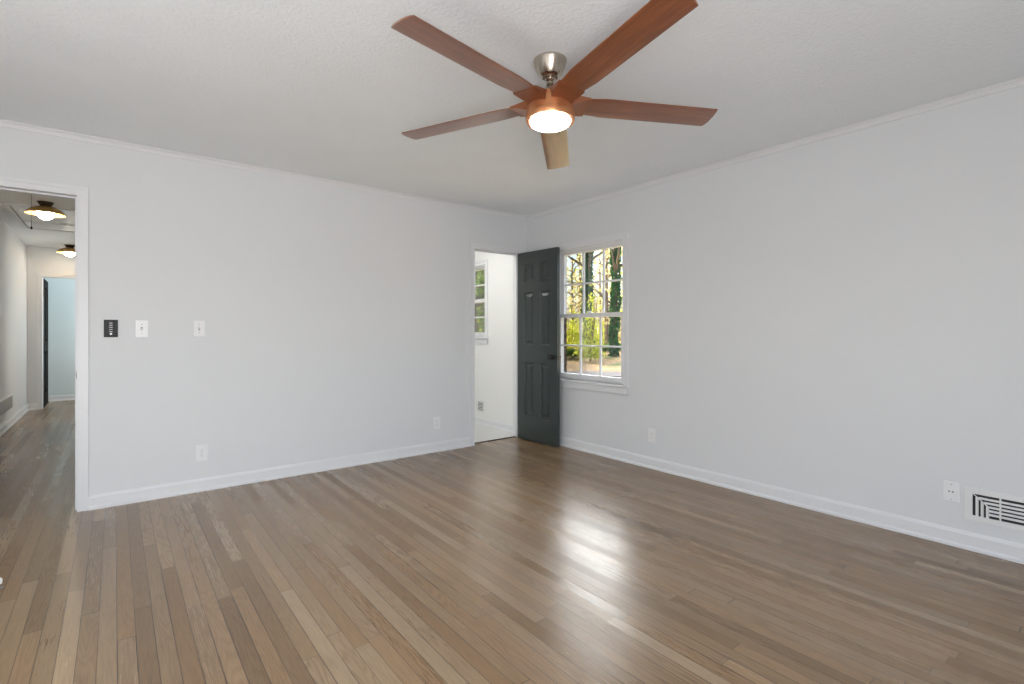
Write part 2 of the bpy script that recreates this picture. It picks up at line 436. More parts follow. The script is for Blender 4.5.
# ------------------------------------------------------------------ trim
BH = 0.092
def base_prof(o, s):     # outline across the board: o wall face, s direction away from the wall
    return [(o, 0), (o+s*.024, 0), (o+s*.024, .012), (o+s*.016, .022), (o+s*.0145, .024), (o+s*.0145, BH-.016), (o+s*.007, BH), (o, BH)]
def crown_prof(o, s, h=H):
    return [(o, h), (o+s*.030, h), (o+s*.030, h-.006), (o+s*.018, h-.013), (o+s*.010, h-.026), (o+s*.009, h-.034), (o, h-.034)]
CW, CT = .057, .017      # casing width and thickness
def casing_prof_seg(mb, kind, a0, a1, w_in, w_out, face, s):
    """flat casing board with a raised outer back-band. kind 'v' or 'h'"""
    pass

b = MB()
b.prism([(p[0], p[1]) for p in base_prof(YB, -1)], 'x', OX1+CW, DX0-CW)
b.prism(base_prof(YB, -1), 'x', DX1+CW, XR-.001)
struct(b, 'baseboard_back', M['trim'])
b = MB(); b.prism(base_prof(XR, -1), 'y', YS, YB-.001); struct(b, 'baseboard_right', M['trim'])
b = MB(); b.prism(base_prof(XW, 1), 'y', YS, YB); struct(b, 'baseboard_left', M['trim'])
b = MB(); b.prism(base_prof(XR, -1), 'y', YB+WT+.02, MY1); struct(b, 'baseboard_back_room', M['trim'])
b = MB(); b.prism(base_prof(HX0, 1), 'y', YB+WT+.02, HY1-.001)
b.prism(base_prof(HY1, -1), 'x', HX0, -0.852-CW); struct(b, 'baseboard_hall', M['trim'])
b = MB(); b.prism(base_prof(11.40, -1), 'x', -1.13, 1.0); struct(b, 'baseboard_far_room', M['trim'])
b = MB(); b.prism(crown_prof(YB, -1), 'x', XW, XR-.001); struct(b, 'trim_1', M['trim'])
b = MB(); b.prism(crown_prof(XR, -1), 'y', YS, YB-.001); struct(b, 'trim_2', M['trim'])
b = MB(); b.prism(crown_prof(XW, 1), 'y', YS, YB-.001); struct(b, 'trim_3', M['trim'])

# door casings (U shapes): flat field + thicker outer edge + small inner bead
def casing_y(mb, x0, x1, zt, yf, s, left=True, right=True, z0=0.0):
    """casing around an opening x0..x1 up to zt on a wall face y=yf; s = direction out of the wall"""
    for t, a, c in ((CT*.62, .008, CW*.62), (CT, CW*.62, CW), (CT*.8, .0, .008)):
        y0, y1 = yf, yf+s*t
        if left: mb.box(x0-c, x0-a, y0, y1, z0, zt+c)
        if right: mb.box(x1+a, x1+c, y0, y1, z0, zt+c)
        mb.box(x0-a if left else x0, x1+a if right else x1, y0, y1, zt+a, zt+c)
def jamb_y(mb, x0, x1, zt, y0, y1, t=.014, z0=0.0):
    mb.box(x0-.0005, x0+t*.1, y0, y1, z0, zt); mb.box(x1-t*.1, x1+.0005, y0, y1, z0, zt); mb.box(x0, x1, y0, y1, zt-t*.1, zt+.0005)
door_1 = MB(); casing_y(door_1, OX0, OX1, OZ, YB, -1); jamb_y(door_1, OX0, OX1, OZ, YB-.004, YB+WT+.004)
casing_y(door_1, OX0+.06, OX1, OZ, YB+WT, 1, left=False)
door_1.box(OX1-.011, OX1, YB+.045, YB+.075, 0, OZ); door_1.box(OX0+.002, OX1-.011, YB+.045, YB+.075, OZ-.011, OZ)
struct(door_1, 'door_1', M['trim'])
b = MB(); casing_y(b, DX0, DX1, DZ, YB, -1); jamb_y(b, DX0, DX1, DZ, YB-.004, YB+WT+.004)
b.box(DX0+.0014, DX0+.012, YB+.045, YB+.078, 0, DZ-.0014); b.box(DX1-.012, DX1-.0014, YB+.045, YB+.078, 0, DZ-.0014)
b.box(DX0+.012, DX1-.012, YB+.045, YB+.078, DZ-.012, DZ-.0014)
struct(b, 'door_2', M['trim'])
b = MB(); casing_y(b, -0.852, -0.10, 1.985, HY1, -1, right=False); struct(b, 'door_3', M['trim'])
# dark joint where the wood floor meets the tile
b = MB(); b.box(DX0+.001, DX1-.001, YB+WT*.55-.012, YB+WT*.55+.014, 0, .006)
struct(b, 'trim_threshold', M['vent_dark'])

# strike plates on the two jambs
def strike(x, z, label):
    t = thing('strike_plate', label, 'strike plate', (x, YB, z))
    b = MB(); b.box(-.002, .0012, -.006, .040, -.028, .028, .0005); b.tube([(-.001, -.004, -.012), (-.001, -.009, 0), (-.001, -.004, .012)], .0025, 6)
    b.build('plate', M['steel'], t)
    return t
strike(OX1-.0015, .885, 'small steel strike plate on the edge of the left hall opening jamb')
strike(DX0+.0035, .885, 'small steel strike plate on the jamb opposite the green door')

# ------------------------------------------------------------------ the windows
def sash(mb, x0, x1, y0, y1, z0, z1, st, rb, rt, nv=2, nh=1, mw=.016):
    mb.box(x0, x1, y0, y0+st, z0, z1); mb.box(x0, x1, y1-st, y1, z0, z1)
    mb.box(x0, x1, y0+st, y1-st, z0, z0+rb); mb.box(x0, x1, y0+st, y1-st, z1-rt, z1)
    gy0, gy1, gz0, gz1 = y0+st, y1-st, z0+rb, z1-rt
    xm = (x0+x1)/2
    for i in range(1, nv+1):
        y = gy0+(gy1-gy0)*i/(nv+1); mb.box(xm-.010, xm+.010, y-mw/2, y+mw/2, gz0, gz1)
    for i in range(1, nh+1):
        z = gz0+(gz1-gz0)*i/(nh+1); mb.box(xm-.0101, xm+.0101, gy0, gy1, z-mw/2, z+mw/2)
    return gy0, gy1, gz0, gz1, xm
def window(n, y0, y1, z0, z1, zm, stool=True, nv=2):
    b = MB()
    # casing with back-band
    for t, a, c in ((CT*.62, .008, CW*.62), (CT, CW*.62, CW), (CT*.8, 0, .008)):
        b.box(XR-t, XR, y0-c, y0-a, z0, z1+c); b.box(XR-t, XR, y1+a, y1+c, z0, z1+c); b.box(XR-t, XR, y0-a, y1+a, z1+a, z1+c)
    fr = struct(b, f'window_{n}', M['trim'])
    b = MB()      # jamb liner
    b.box(XR-.002, XR+.122, y0-.012, y0+.004, z0, z1); b.box(XR-.002, XR+.122, y1-.004, y1+.012, z0, z1)
    b.box(XR-.002, XR+.122, y0, y1, z1-.004, z1+.012)
    b.box(XR+.018, XR+.031, y0+.004, y0+.016, z0, z1); b.box(XR+.018, XR+.031, y1-.016, y1-.004, z0, z1); b.box(XR+.018, XR+.031, y0, y1, z1-.018, z1)
    b.build('window_frame', M['trim'], fr)
    b = MB()      # stool and apron
    b.prism([(XR+.05, z0-.022), (XR-.034, z0-.022), (XR-.040, z0-.016), (XR-.040, z0-.006), (XR-.034, z0), (XR+.05, z0)], 'y', y0-CW-.012, y1+CW+.012)
    b.box(XR+.05, XR+.17, y0, y1, z0-.03, z0-.004)
    b.build('window_sill', M['trim'], fr)
    b = MB(); b.box(XR-.014, XR, y0-CW, y1+CW, z0-.082, z0-.022); b.box(XR-.017, XR, y0-CW, y1+CW, z0-.082, z0-.070)
    b.build('window_apron', M['trim'], fr)
    b = MB(); g = sash(b, XR+.076, XR+.118, y0+.006, y1-.006, zm-.02, z1-.004, .045, .030, .036, nv)
    up = b.build('upper_sash', M['trim'], fr)
    b = MB(); b.box(g[4]-.002, g[4]+.002, g[0]-.004, g[1]+.004, g[2]-.004, g[3]+.004); b.build('pane', M['glass'], up)
    b = MB(); g = sash(b, XR+.032, XR+.074, y0+.006, y1-.006, z0, zm+.02, .045, .055, .036, nv)
    lo = b.build('lower_sash', M['trim'], fr)
    b = MB(); b.box(g[4]-.002, g[4]+.002, g[0]-.004, g[1]+.004, g[2]-.004, g[3]+.004); b.build('pane', M['glass'], lo)
    b = MB(); yc = (y0+y1)/2; b.box(XR+.036, XR+.070, yc-.028, yc+.028, zm+.02, zm+.028, .002); b.lathe([(0.0, .012), (.010, .010), (.012, 0), (.0, 0)], 16, (XR+.053, yc, zm+.028)); b.tube([(XR+.053, yc, zm+.036), (XR+.045, yc+.03, zm+.037)], .004, 6)
    b.build('sash_lock', M['trim'], lo)
    return fr
window(1, WY0, WY1, WZ0, WZ1, 1.325)
window(2, VY0, VY1, VZ0, VZ1, 1.555, nv=1)
# unseen windows behind the camera that let the daylight in: plain casings
b = MB()
for x0, x1 in ((-.95, .35), (1.7, 3.0)):
    casing_y(b, x0, x1, 1.9, YS, 1, z0=.1)
struct(b, 'window_3', M['trim'])

# ------------------------------------------------------------------ the green door
def panel_door(name, label, W, Hd, T, mat, panels, loc, rz):
    t = thing(name, label, 'door', loc, rz)
    bm = bmesh.new()
    # leaf occupies local x 0..W (from hinge), y 0..T, face at y=0 looks to -y; built as a grid of cells so panels can be sunk
    xs = sorted({0, W} | {v for p in panels for v in p[:2]}); zs = sorted({0, Hd} | {v for p in panels for v in p[2:]})
    def inpanel(xa, xb, za, zb):
        return any(p[0]-1e-6 <= xa and xb <= p[1]+1e-6 and p[2]-1e-6 <= za and zb <= p[3]+1e-6 for p in panels)
    for face_y, s in ((0, 1), (T, -1)):
        cache = {}
        def V(x, y, z):
            k = (round(x, 5), round(y, 5), round(z, 5))
            if k not in cache: cache[k] = bm.verts.new(k)
            return cache[k]
        for xa, xb in zip(xs, xs[1:]):
            for za, zb in zip(zs, zs[1:]):
                if not inpanel(xa, xb, za, zb):
                    bm.faces.new([V(xa, face_y, za), V(xb, face_y, za), V(xb, face_y, zb), V(xa, face_y, zb)])
        for (xa, xb, za, zb) in panels:
            # sticking: step down, groove, then raised field
            lv = [(0, 0), (.005, .009), (.011, .013), (.023, .013), (.048, .004)]
            prev = None
            for ins, dep in lv:
                y = face_y + s*dep
                ring = [V(xa+ins, y, za+ins), V(xb-ins, y, za+ins), V(xb-ins, y, zb-ins), V(xa+ins, y, zb-ins)]
                if prev:
                    for i in range(4): bm.faces.new([prev[i], prev[(i+1) % 4], ring[(i+1) % 4], ring[i]])
                prev = ring
            bm.faces.new(prev)
    mb = MB(); mb.bm.free(); mb.bm = bm
    def q(*c): bm.faces.new([bm.verts.new(v) for v in c])
    q((0, 0, 0), (0, T, 0), (0, T, Hd), (0, 0, Hd)); q((W, 0, 0), (W, T, 0), (W, T, Hd), (W, 0, Hd))
    q((0, 0, 0), (W, 0, 0), (W, T, 0), (0, T, 0)); q((0, 0, Hd), (W, 0, Hd), (W, T, Hd), (0, T, Hd))
    bmesh.ops.remove_doubles(bm, verts=bm.verts, dist=1e-5)
    mb.build('door_leaf', mat, t)
    return t
DW, DT = .598, .035
pan = [(.098, .255, .255, .825), (.343, .500, .255, .825), (.098, .255, 1.010, 1.570), (.343, .500, 1.010, 1.570), (.098, .255, 1.672, 1.872), (.343, .500, 1.672, 1.872)]
# hinge at the right jamb; leaf swings into the room to lie a little off parallel to the right wall
hx, hy = 3.449, 4.285
ang = math.atan2(-1.0, .048)
door = panel_door('panel_door', 'dark green six-panel door standing open against the window', DW, 2.0, DT, M['door_paint'], pan, (hx, hy, .012), ang)
# local +x runs from the hinge toward the camera; local -y is then toward world -x (the visible face)
def door_knob(parent, y, s):
    k = MB(); k.lathe([(0, 0), (.031, 0), (.031, .003), (.027, .007), (.012, .009), (.0105, .024), (.014, .030), (.025, .036), (.0285, .046), (.027, .056), (.018, .063), (0, .065)], 32, axis='y')
    o = k.build('door_knob', M['black'], parent, smooth=True)
    o.location = (DW-.062, y, .898); o.rotation_euler = (0, 0, 0 if s > 0 else PI)
    return o
door_knob(door, 0, -1); door_knob(door, DT, 1)
b = MB(); b.box(DW-.0005, DW+.001, .006, DT-.006, .87, .927, .0003); b.prism([(DW, .009), (DW+.010, .011), (DW+.004, DT-.010), (DW, DT-.010)], 'z', .891, .906)
b.build('latch', M['black'], door)
for z in (.20, .98, 1.76):
    b = MB(); b.tube([(-.006, DT+.006, z-.04), (-.006, DT+.006, z+.04)], .006, 10); b.box(-.004, .001, .004, DT+.002, z-.04, z+.04)
    b.lathe([(0, z+.048), (.005, z+.045), (.006, z+.04)], 10, (-.006, DT+.006, 0)); b.build('hinge', M['black'], door)

# black rigid door stop on the right baseboard behind the door
t = thing('door_stop', 'short black door stop on the baseboard behind the green door', 'door stop', (XR-.0145, 3.775, .052))
b = MB(); b.lathe([(0, 0), (.013, 0), (.012, -.004), (.005, -.006), (.0045, -.042), (0, -.042)], 16, axis='x'); b.build('rod', M['black'], t, True)
b = MB(); b.lathe([(0, -.040), (.009, -.041), (.010, -.046), (.008, -.053), (0, -.055)], 16, axis='x'); b.build('bumper', M['black'], t, True)
# white tipped door stop on the floor at the very left
t = thing('floor_door_stop', 'white tipped door stop on the wood floor at the left frame edge', 'door stop', (-.418, 3.235, 0))
b = MB(); b.lathe([(0, 0), (.022, 0), (.022, .004), (.010, .008), (.009, .030), (0, .030)], 24); b.build('base', M['steel'], t, True)
b = MB(); b.lathe([(.009, .022), (.016, .022), (.0175, .026), (.0175, .042), (.015, .047), (0, .049)], 24); b.build('bumper', M['rubber'], t, True)

# open black door beyond the hall
t = panel_door('black_door', 'narrow edge of an open black door at the hall end', .74, 1.965, .035, M['dark_door'], [(.1, .33, .2, .85), (.41, .64, .2, .85), (.1, .33, 1.0, 1.85), (.41, .64, 1.0, 1.85)], (-0.846, HY1+.105, .008), PI/2+.012)
for z in (.22, 1.0, 1.72):
    b = MB(); b.tube([(-.004, -.007, z-.045), (-.004, -.007, z+.045)], .007, 8); b.box(-.003, .03, -.003, .001, z-.045, z+.045); b.build('hinge', M['bronze'], t)

# ------------------------------------------------------------------ ceiling fan
FX, FY, FZ = 1.610, 1.757, 2.236
TILT = Matrix.Translation((0, 0, H-.11)) @ Matrix.Rotation(-.0425, 4, Vector((.786, -.618, 0))) @ Matrix.Translation((0, 0, -(H-.11)))
fan = thing('ceiling_fan', 'five-blade walnut ceiling fan with a lit round lamp', 'ceiling fan', (FX, FY, 0))
b = MB(); b.lathe([(0, H), (.078, H), (.079, H-.004), (.077, H-.010), (.070, H-.034), (.058, H-.060), (.049, H-.072), (.044, H-.073), (.036, H-.082), (0, H-.082)], 56)
b.build('canopy', M['nickel'], fan, True)
b = MB(); b.lathe([(0, H-.076), (.022, H-.080), (.025, H-.088), (.019, H-.098), (.0115, H-.101), (.0115, FZ+.075), (0, FZ+.075)], 32)
b.build('downrod', M['nickel'], fan, True)
b = MB(); b.lathe([(.013, FZ+.098), (.018, FZ+.092), (.026, FZ+.060), (.034, FZ+.046), (.036, FZ+.040), (0, FZ+.040)], 32)
b.build('yoke_cover', M['nickel'], fan, True)
b = MB(); b.lathe([(0, FZ+.044), (.040, FZ+.044), (.060, FZ+.040), (.066, FZ+.032), (.066, FZ+.026), (0, FZ+.026)], 40)
b.build('motor_cap', M['black'], fan, True)
b = MB(); b.lathe([(0, FZ+.030), (.074, FZ+.030), (.092, FZ+.024), (.104, FZ-.002), (.109, FZ-.030), (.110, FZ-.046), (.110, FZ-.050), (0, FZ-.050)], 64)
b.build('motor_housing', M['copper'], fan, True)
b = MB(); b.lathe([(.108, FZ-.049), (.114, FZ-.052), (.116, FZ-.060), (.115, FZ-.080), (.111, FZ-.087), (.0975, FZ-.087), (.0975, FZ-.050)], 64)
b.build('light_ring', M['copper'], fan, True)
b = MB(); b.lathe([(.0965, FZ-.070), (.0955, FZ-.088), (.092, FZ-.096), (.083, FZ-.101), (.054, FZ-.105), (0, FZ-.106)], 64)
b.build('lens', M['fan_glow'], fan, True)

def blade_section(r):
    """half-width and twist of the blade at radius r (m)"""
    return None
def make_blade(ang):
    # a swept arm that grows out of the housing (steep twist) and flattens into the blade
    bm = bmesh.new(); T = .007
    R0, R1 = .150, .826
    pitch = math.radians(8)
    N = 30; K = 8
    def hw(r):
        w0 = .056 + .0135*min(1, max(0, (r-.145)/.12))
        return w0
    def tipr(s):   # end profile: leading corner longer, trailing corner rounded
        return R1 - .007*s*s - (.005*max(0, s-.4)**2/.36)
    top = []; bot = []
    for i in range(N+1):
        a = i/N; rowt = []; rowb = []
        for k in range(K+1):
            s = -1 + 2*k/K
            r = R0 + (tipr(s)-R0)*a
            w = hw(r)*s
            z = -math.sin(pitch)*w          # clockwise side (negative y) is higher
            y = math.cos(pitch)*w
            e = T/2 if abs(s) < .99 else T*.28
            rowt.append(bm.verts.new((r, y, z+e))); rowb.append(bm.verts.new((r, y, z-e)))
        top.append(rowt); bot.append(rowb)
    for i in range(N):
        for k in range(K):
            bm.faces.new((top[i][k], top[i+1][k], top[i+1][k+1], top[i][k+1]))
            bm.faces.new((bot[i][k], bot[i][k+1], bot[i+1][k+1], bot[i+1][k]))
        bm.faces.new((top[i][0], bot[i][0], bot[i+1][0], top[i+1][0])); bm.faces.new((top[i][K], top[i+1][K], bot[i+1][K], bot[i][K]))
    for k in range(K):
        bm.faces.new((top[0][k], top[0][k+1], bot[0][k+1], bot[0][k])); bm.faces.new((top[N][k], bot[N][k], bot[N][k+1], top[N][k+1]))
    mb = MB(); mb.bm.free(); mb.bm = bm
    o = mb.build('blade', M['blade'], fan, True)
    o.location = (0, 0, FZ); o.rotation_euler = (0, 0, ang)
    # arm
    bm = bmesh.new(); rows = []
    NA = 12
    for i in range(NA+1):
        a = i/NA; r = .078 + (.180-.078)*a
        sm = a*a*(3-2*a)
        tw = pitch
        w = .052 + (.0675-.052)*sm
        th = .048*(1-a)**1.5+.0052          # the bracket deepens towards the housing
        zoff = .016*(1-sm) - .0010
        row = []
        for k in range(9):
            s = -1+2*k/8
            y = math.cos(tw)*w*s; z = -math.sin(tw)*w*s*(0.85) + zoff
            row.append((r, y, z, th))
        rows.append(row)
    tv = [[bm.verts.new((x, y, z+.0022+.006*(1-(x-.078)/.137))) for x, y, z, th in row] for row in rows]
    bv = [[bm.verts.new((x, y, z-th)) for x, y, z, th in row] for row in rows]
    for i in range(NA):
        for k in range(8):
            bm.faces.new((tv[i][k], tv[i+1][k], tv[i+1][k+1], tv[i][k+1])); bm.faces.new((bv[i][k], bv[i][k+1], bv[i+1][k+1], bv[i+1][k]))
        bm.faces.new((tv[i][0], bv[i][0], bv[i+1][0], tv[i+1][0])); bm.faces.new((tv[i][8], tv[i+1][8], bv[i+1][8], bv[i][8]))
    for k in range(8):
        bm.faces.new((tv[0][k], tv[0][k+1], bv[0][k+1], bv[0][k])); bm.faces.new((tv[NA][k], bv[NA][k], bv[NA][k+1], tv[NA][k+1]))
    mb = MB(); mb.bm.free(); mb.bm = bm
    a = mb.build('blade_arm', M['arm'], o, True)
    return o
b0 = make_blade(math.radians(43.88))
arm0 = children(b0)[0]
for k in range(1, 5):
    c = b0.copy(); COL.objects.link(c); c.parent = fan; c.rotation_euler = (0, 0, math.radians(43.88+72*k))
    a = arm0.copy(); COL.objects.link(a); a.parent = c
# the fan hangs very slightly off plumb from its ball joint
for o in children(fan):
    if not o.name.startswith('canopy'):
        o.matrix_local = TILT @ (Matrix.Translation(o.location) @ o.rotation_euler.to_matrix().to_4x4())

# ------------------------------------------------------------------ hall lamps, hatch, pull string
def hall_lamp():
    t = thing('flush_mount_lamp', 'nearer brass dish ceiling lamp with lit white globe in the hall', 'ceiling lamp', (-.535, 6.75, H))
    tag(t, group='brass ceiling lamps along the hall')
    b = MB(); b.lathe([(0, 0), (.062, 0), (.062, -.006), (.055, -.018), (.044, -.034), (.040, -.046), (0, -.046)], 40); b.build('canopy', M['bronze'], t, True)
    b = MB(); b.lathe([(.0, -.042), (.040, -.043), (.075, -.052), (.110, -.071), (.135, -.092), (.150, -.116), (.152, -.121)], 64); b.build('lamp_shade', M['brass'], t, True)
    b = MB(); b.lathe([(.1505, -.1215), (.133, -.096), (.108, -.075), (.073, -.056), (.040, -.047), (0, -.046)], 64); b.build('shade_lining', M['brass_in'], t, True)
    R = .066
    b = MB(); b.lathe([(0 if i in (0, 24) else R*math.sin(PI*i/24), -.112+R*math.cos(PI*i/24)*.95) for i in range(25)][3:], 40); b.build('globe', M['globe_glow'], t, True)
    return t
hl = hall_lamp()
copy_tree(hl, loc=(-.52, 9.87, H), label='farther brass dish ceiling lamp, half hidden by the opening casing')

t = thing('attic_hatch', 'white framed attic hatch in the hall ceiling', 'hatch', (0, 0, 0))
b = MB()
for x0, x1, y0, y1 in ((-.88, -.83, 7.0, 8.52), (-.25, -.20, 7.0, 8.52), (-.83, -.25, 7.0, 7.05), (-.83, -.25, 8.47, 8.52)):
    b.box(x0, x1, y0, y1, H-.016, H)
b.build('hatch_frame', M['trim'], t)
b = MB(); b.box(-.82, -.26, 7.06, 7.97, H-.010, H-.001); b.box(-.82, -.26, 8.0, 8.46, H-.010, H-.001); b.build('hatch_panel', M['trim'], t)
b = MB(); b.box(-.829, -.251, 7.051, 8.469, H-.006, H); b.box(-.50, -.27, 7.86, 7.868, H-.0115, H-.0095); b.box(-.50, -.27, 7.93, 7.938, H-.0115, H-.0095); b.build('gap', M['plastic2'], t)
t = thing('pull_string', 'thin pull string with a small bob in front of nearer hall lamp', 'pull string', (-.60, 6.36, H))
b = MB(); b.tube([(0, 0, 0), (.001, 0, -.15), (0, 0, -.315)], .0022, 6); b.build('string', M['steel'], t)
b = MB(); b.lathe([(0, -.312), (.004, -.314), (.008, -.326), (.008, -.335), (0, -.338)], 12); b.build('bob', M['bronze'], t, True)

# ------------------------------------------------------------------ wall plates
# local frame: plate stands in the x-z plane, facing -y; back at y=0
def plate_base(name, label, cat, loc, rz, w=.074, h=.118, mat='plastic', group=None):
    t = thing(name, label, cat, loc, rz, group)
    b = MB(); b.box(-w/2, w/2, -.0065, 0, -h/2, h/2, .002); b.build('cover_plate', M[mat], t)
    return t
def screws(t, zs, m='plastic2'):
    for z in zs:
        b = MB(); b.lathe([(0, 0), (.003, 0), (.0022, -.0012), (0, -.0014)], 10, (0, -.0064, z), 'y'); b.build('screw', M[m], t)
def outlet(label, loc, rz):
    t = plate_base('wall_outlet', label, 'outlet', loc, rz, mat='plate')
    for s in (1, -1):
        z = s*.0195
        b = MB(); b.prism([(.017*math.cos(a)*1.0, z+max(-.0135, min(.0135, .0175*math.sin(a)))) for a in [2*PI*i/28 for i in range(28)]], 'y', -.0082, -.005)
        f = b.build('receptacle', M['plate'], t)
        b = MB(); b.box(-.0072, -.0052, -.0086, -.008, z-.001, z+.0075); b.box(.0052, .0072, -.0086, -.008, z-.001, z+.0065)
        b.lathe([(0, 0), (.0026, 0), (.0026, -.0006), (0, -.0006)], 12, (0, -.008, z-.0065), 'y')
        b.build('slots', M['plastic2'], f)
    screws(t, [0])
    return t
RZ = -PI/2         # faces -x (plates on the right wall): local -y -> world -x
outlet('white double outlet low on the left wall below the switches', (.500, YB, .278), 0)
outlet('white double outlet low on the wall just left of doorway', (2.457, YB, .277), 0)
outlet('white double outlet low on the right wall below the window', (XR, 2.643, .280), RZ)
def toggle(label, loc, side):
    t = plate_base('light_switch', label, 'switch', loc, 0, .072, .116)
    b = MB(); b.box(-.0055, .0055, -.0078, -.006, -.0125, .0125, .0006)
    b.build('toggle_collar', M['plastic2'], t)
    b = MB(); b.prism([(-.0075, -.006), (-.0075, .004), (-.017, .011), (-.0185, .006)] if side > 0 else [(-.0075, .006), (-.0075, -.004), (-.017, -.011), (-.0185, -.006)], 'x', -.0042, .0042)
    b.build('toggle', M['plastic'], t)
    screws(t, [.030, -.030])
    return t
toggle('white toggle switch plate between the black control and right switch', (.146, YB, 1.184), -1)
toggle('white toggle switch plate, rightmost of the three wall controls', (.484, YB, 1.187), 1)
t = plate_base('fan_control', 'black wall control with a column of small buttons', 'wall control', (-.020, YB, 1.186), 0, .074, .116, 'black_plastic')
b = MB(); b.box(-.017, .017, -.0100, -.006, -.045, .045, .001); b.build('control_panel', M['black_plastic'], t)
for i in range(5):
    z = .036-.014*i
    b = MB(); b.box(-.009, .009, -.0112, -.0098, z-.0022, z+.0022, .0005); b.build('button', M['steel'], t)
b = MB(); b.lathe([(0, 0), (.0068, 0), (.0064, -.0018), (0, -.002)], 20, (0, -.0098, -.036), 'y'); b.build('round_button', M['plastic'], t)

# jack plate near the right vent
t = plate_base('jack_plate', 'white cable jack wall plate left of the wall vent', 'wall plate', (XR, .685, .290), RZ, .066, .108, 'plate')
b = MB(); b.box(-.016, .016, -.0085, -.006, -.006, .010, .0008); b.build('jack_bezel', M['plate'], t)
b = MB(); b.box(-.012, -.004, -.0090, -.008, -.003, .006); b.box(.003, .012, -.0090, -.008, -.003, .006); b.build('jack', M['plastic2'], t)
screws(t, [.040, -.040])

# ------------------------------------------------------------------ vents
# big supply vent on the right wall, y from .629 toward the camera
VW, VH = .425, .170
t = thing('wall_vent', 'white louvred wall vent at the right edge above the baseboard', 'vent', (XR, .629, .245), RZ)
# local x: 0..VW going to world -y ; local z centred ; front is -y
b = MB(); bw = .027; f = .008
for x0, x1, z0, z1 in ((0, VW, VH/2-bw, VH/2), (0, VW, -VH/2, -VH/2+bw), (0, bw+.004, -VH/2+bw, VH/2-bw), (VW-bw, VW, -VH/2+bw, VH/2-bw)):
    b.box(x0, x1, -f, 0, z0, z1)
b.build('vent_frame', M['vent_white'], t)
b = MB(); b.box(bw, VW-bw, -.0015, -.0002, -VH/2+bw, VH/2-bw); b.build('duct_shade_plate', M['vent_dark'], t)  # dark plate on the solid wall, painted shade in place of a recess
zt, zb = VH/2-bw, -VH/2+bw
NH = 6; pz = (zt-zb)/NH
def hslat(x0, x1, z, th=.0060):
    b = MB(); b.prism([(-.0018, z+th*.75), (-.0085, z-th*.1), (-.0085, z-th*.9), (-.0018, z-th*.0)], 'x', x0, x1); b.build('louver', M['vent_white'], t)
xl = bw+.004
divx = .139
for i in range(1, NH):
    z = zt-pz*i+.001
    x0 = xl + .0205*min(i, 3) + .004
    hslat(x0, divx-.003, z); hslat(divx+.003, VW-bw, z)
for i in range(1, 4):
    x = xl+.0205*i
    top = zt-pz*i+.004
    b = MB(); b.prism([(x-.0080, -.0085), (x-.0005, -.0085), (x+.0035, -.0018), (x-.003, -.0018)], 'z', zb, top); b.build('vertical_louver', M['vent_white'], t)
b = MB(); b.box(divx-.0035, divx+.0035, -.0095, -.0015, zb, zt); b.build('divider', M['vent_white'], t)
b = MB(); b.prism([(xl-.002, zt+.001), (xl+.0625, zt-pz*3-.002), (xl+.0655, zt-pz*3+.001), (xl+.002, zt+.001)], 'y', -.0092, -.0016); b.build('mitre_bar', M['vent_white'], t)

def small_vent(name, label, loc, rz, w, h, n, vertical, grey=False):
    t = thing(name, label, 'vent', loc, rz)
    b = MB(); e = .022
    for x0, x1, z0, z1 in ((-w/2, w/2, h/2-e, h/2), (-w/2, w/2, -h/2, -h/2+e), (-w/2, -w/2+e, -h/2+e, h/2-e), (w/2-e, w/2, -h/2+e, h/2-e)):
        b.box(x0, x1, -.006, 0, z0, z1)
    b.build('vent_frame', M['vent_white'], t)
    b = MB(); b.box(-w/2+e, w/2-e, -.0012, -.0002, -h/2+e, h/2-e); b.build('duct_shade_plate', M['vent_dark'], t)  # recess shade painted as a dark plate; the wall behind is uncut
    for i in range(n):
        b = MB()
        if vertical:
            x = -w/2+e+(w-2*e)*(i+.5)/n; b.box(x-.0035, x+.0035, -.006, -.001, -h/2+e, h/2-e)
        else:
            z = -h/2+e+(h-2*e)*(i+.5)/n; b.prism([(-.001, z+.006), (-.006, z+.001), (-.006, z-.003), (-.001, z+.002)], 'x', -w/2+e, w/2-e)
        b.build('louver', M['vent_white'], t)
    return t
small_vent('back_room_vent', 'small louvred vent low on the wall seen through the doorway', (XR, 5.21, .232), RZ, .165, .155, 6, False)
small_vent('hall_vent', 'wide white return vent low on the left hall wall', (HX0, 8.30, .285), PI/2, 1.30, .200, 30, True)

# ------------------------------------------------------------------ outdoors
# terrain: flat strip, asphalt drive, bank that rises into the woods. depth is measured along D
D2 = Vector((math.sin(.6666+.19), math.cos(.6666+.19)))      # heading of the view through the window
S2 = Vector((D2.y, -D2.x))
def W3(d, s, z=0): p = D2*d + S2*s; return (p.x, p.y, z)
def gz(d):
    if d < 21: return -.55
    if d < 27: return -.55 + .65*((d-21)/6)**1.1
    return .10 + (d-27)*.045
bm = bmesh.new(); rows = []
for i in range(60):
    d = 5.6 + i*1.0
    rows.append([bm.verts.new(W3(d, s, gz(d)+.06*math.sin(s*.7+d)+.03*math.sin(s*2.1-d*1.7))) for s in [(-24+1.2*k) for k in range(41)]])
for A, B in zip(rows, rows[1:]):
    for k in range(40): bm.faces.new((A[k], A[k+1], B[k+1], B[k]))
mb = MB(); mb.bm.free(); mb.bm = bm
struct(mb, 'ground', M['ground'])
b = MB(); pts = [W3(19.2, -24), W3(21.0, -24), W3(20.2, 24), W3(18.0, 24)]
b.prism([(p[0], p[1]) for p in pts], 'z', -.56, -.44); struct(b, 'ground_drive', M['asphalt'])

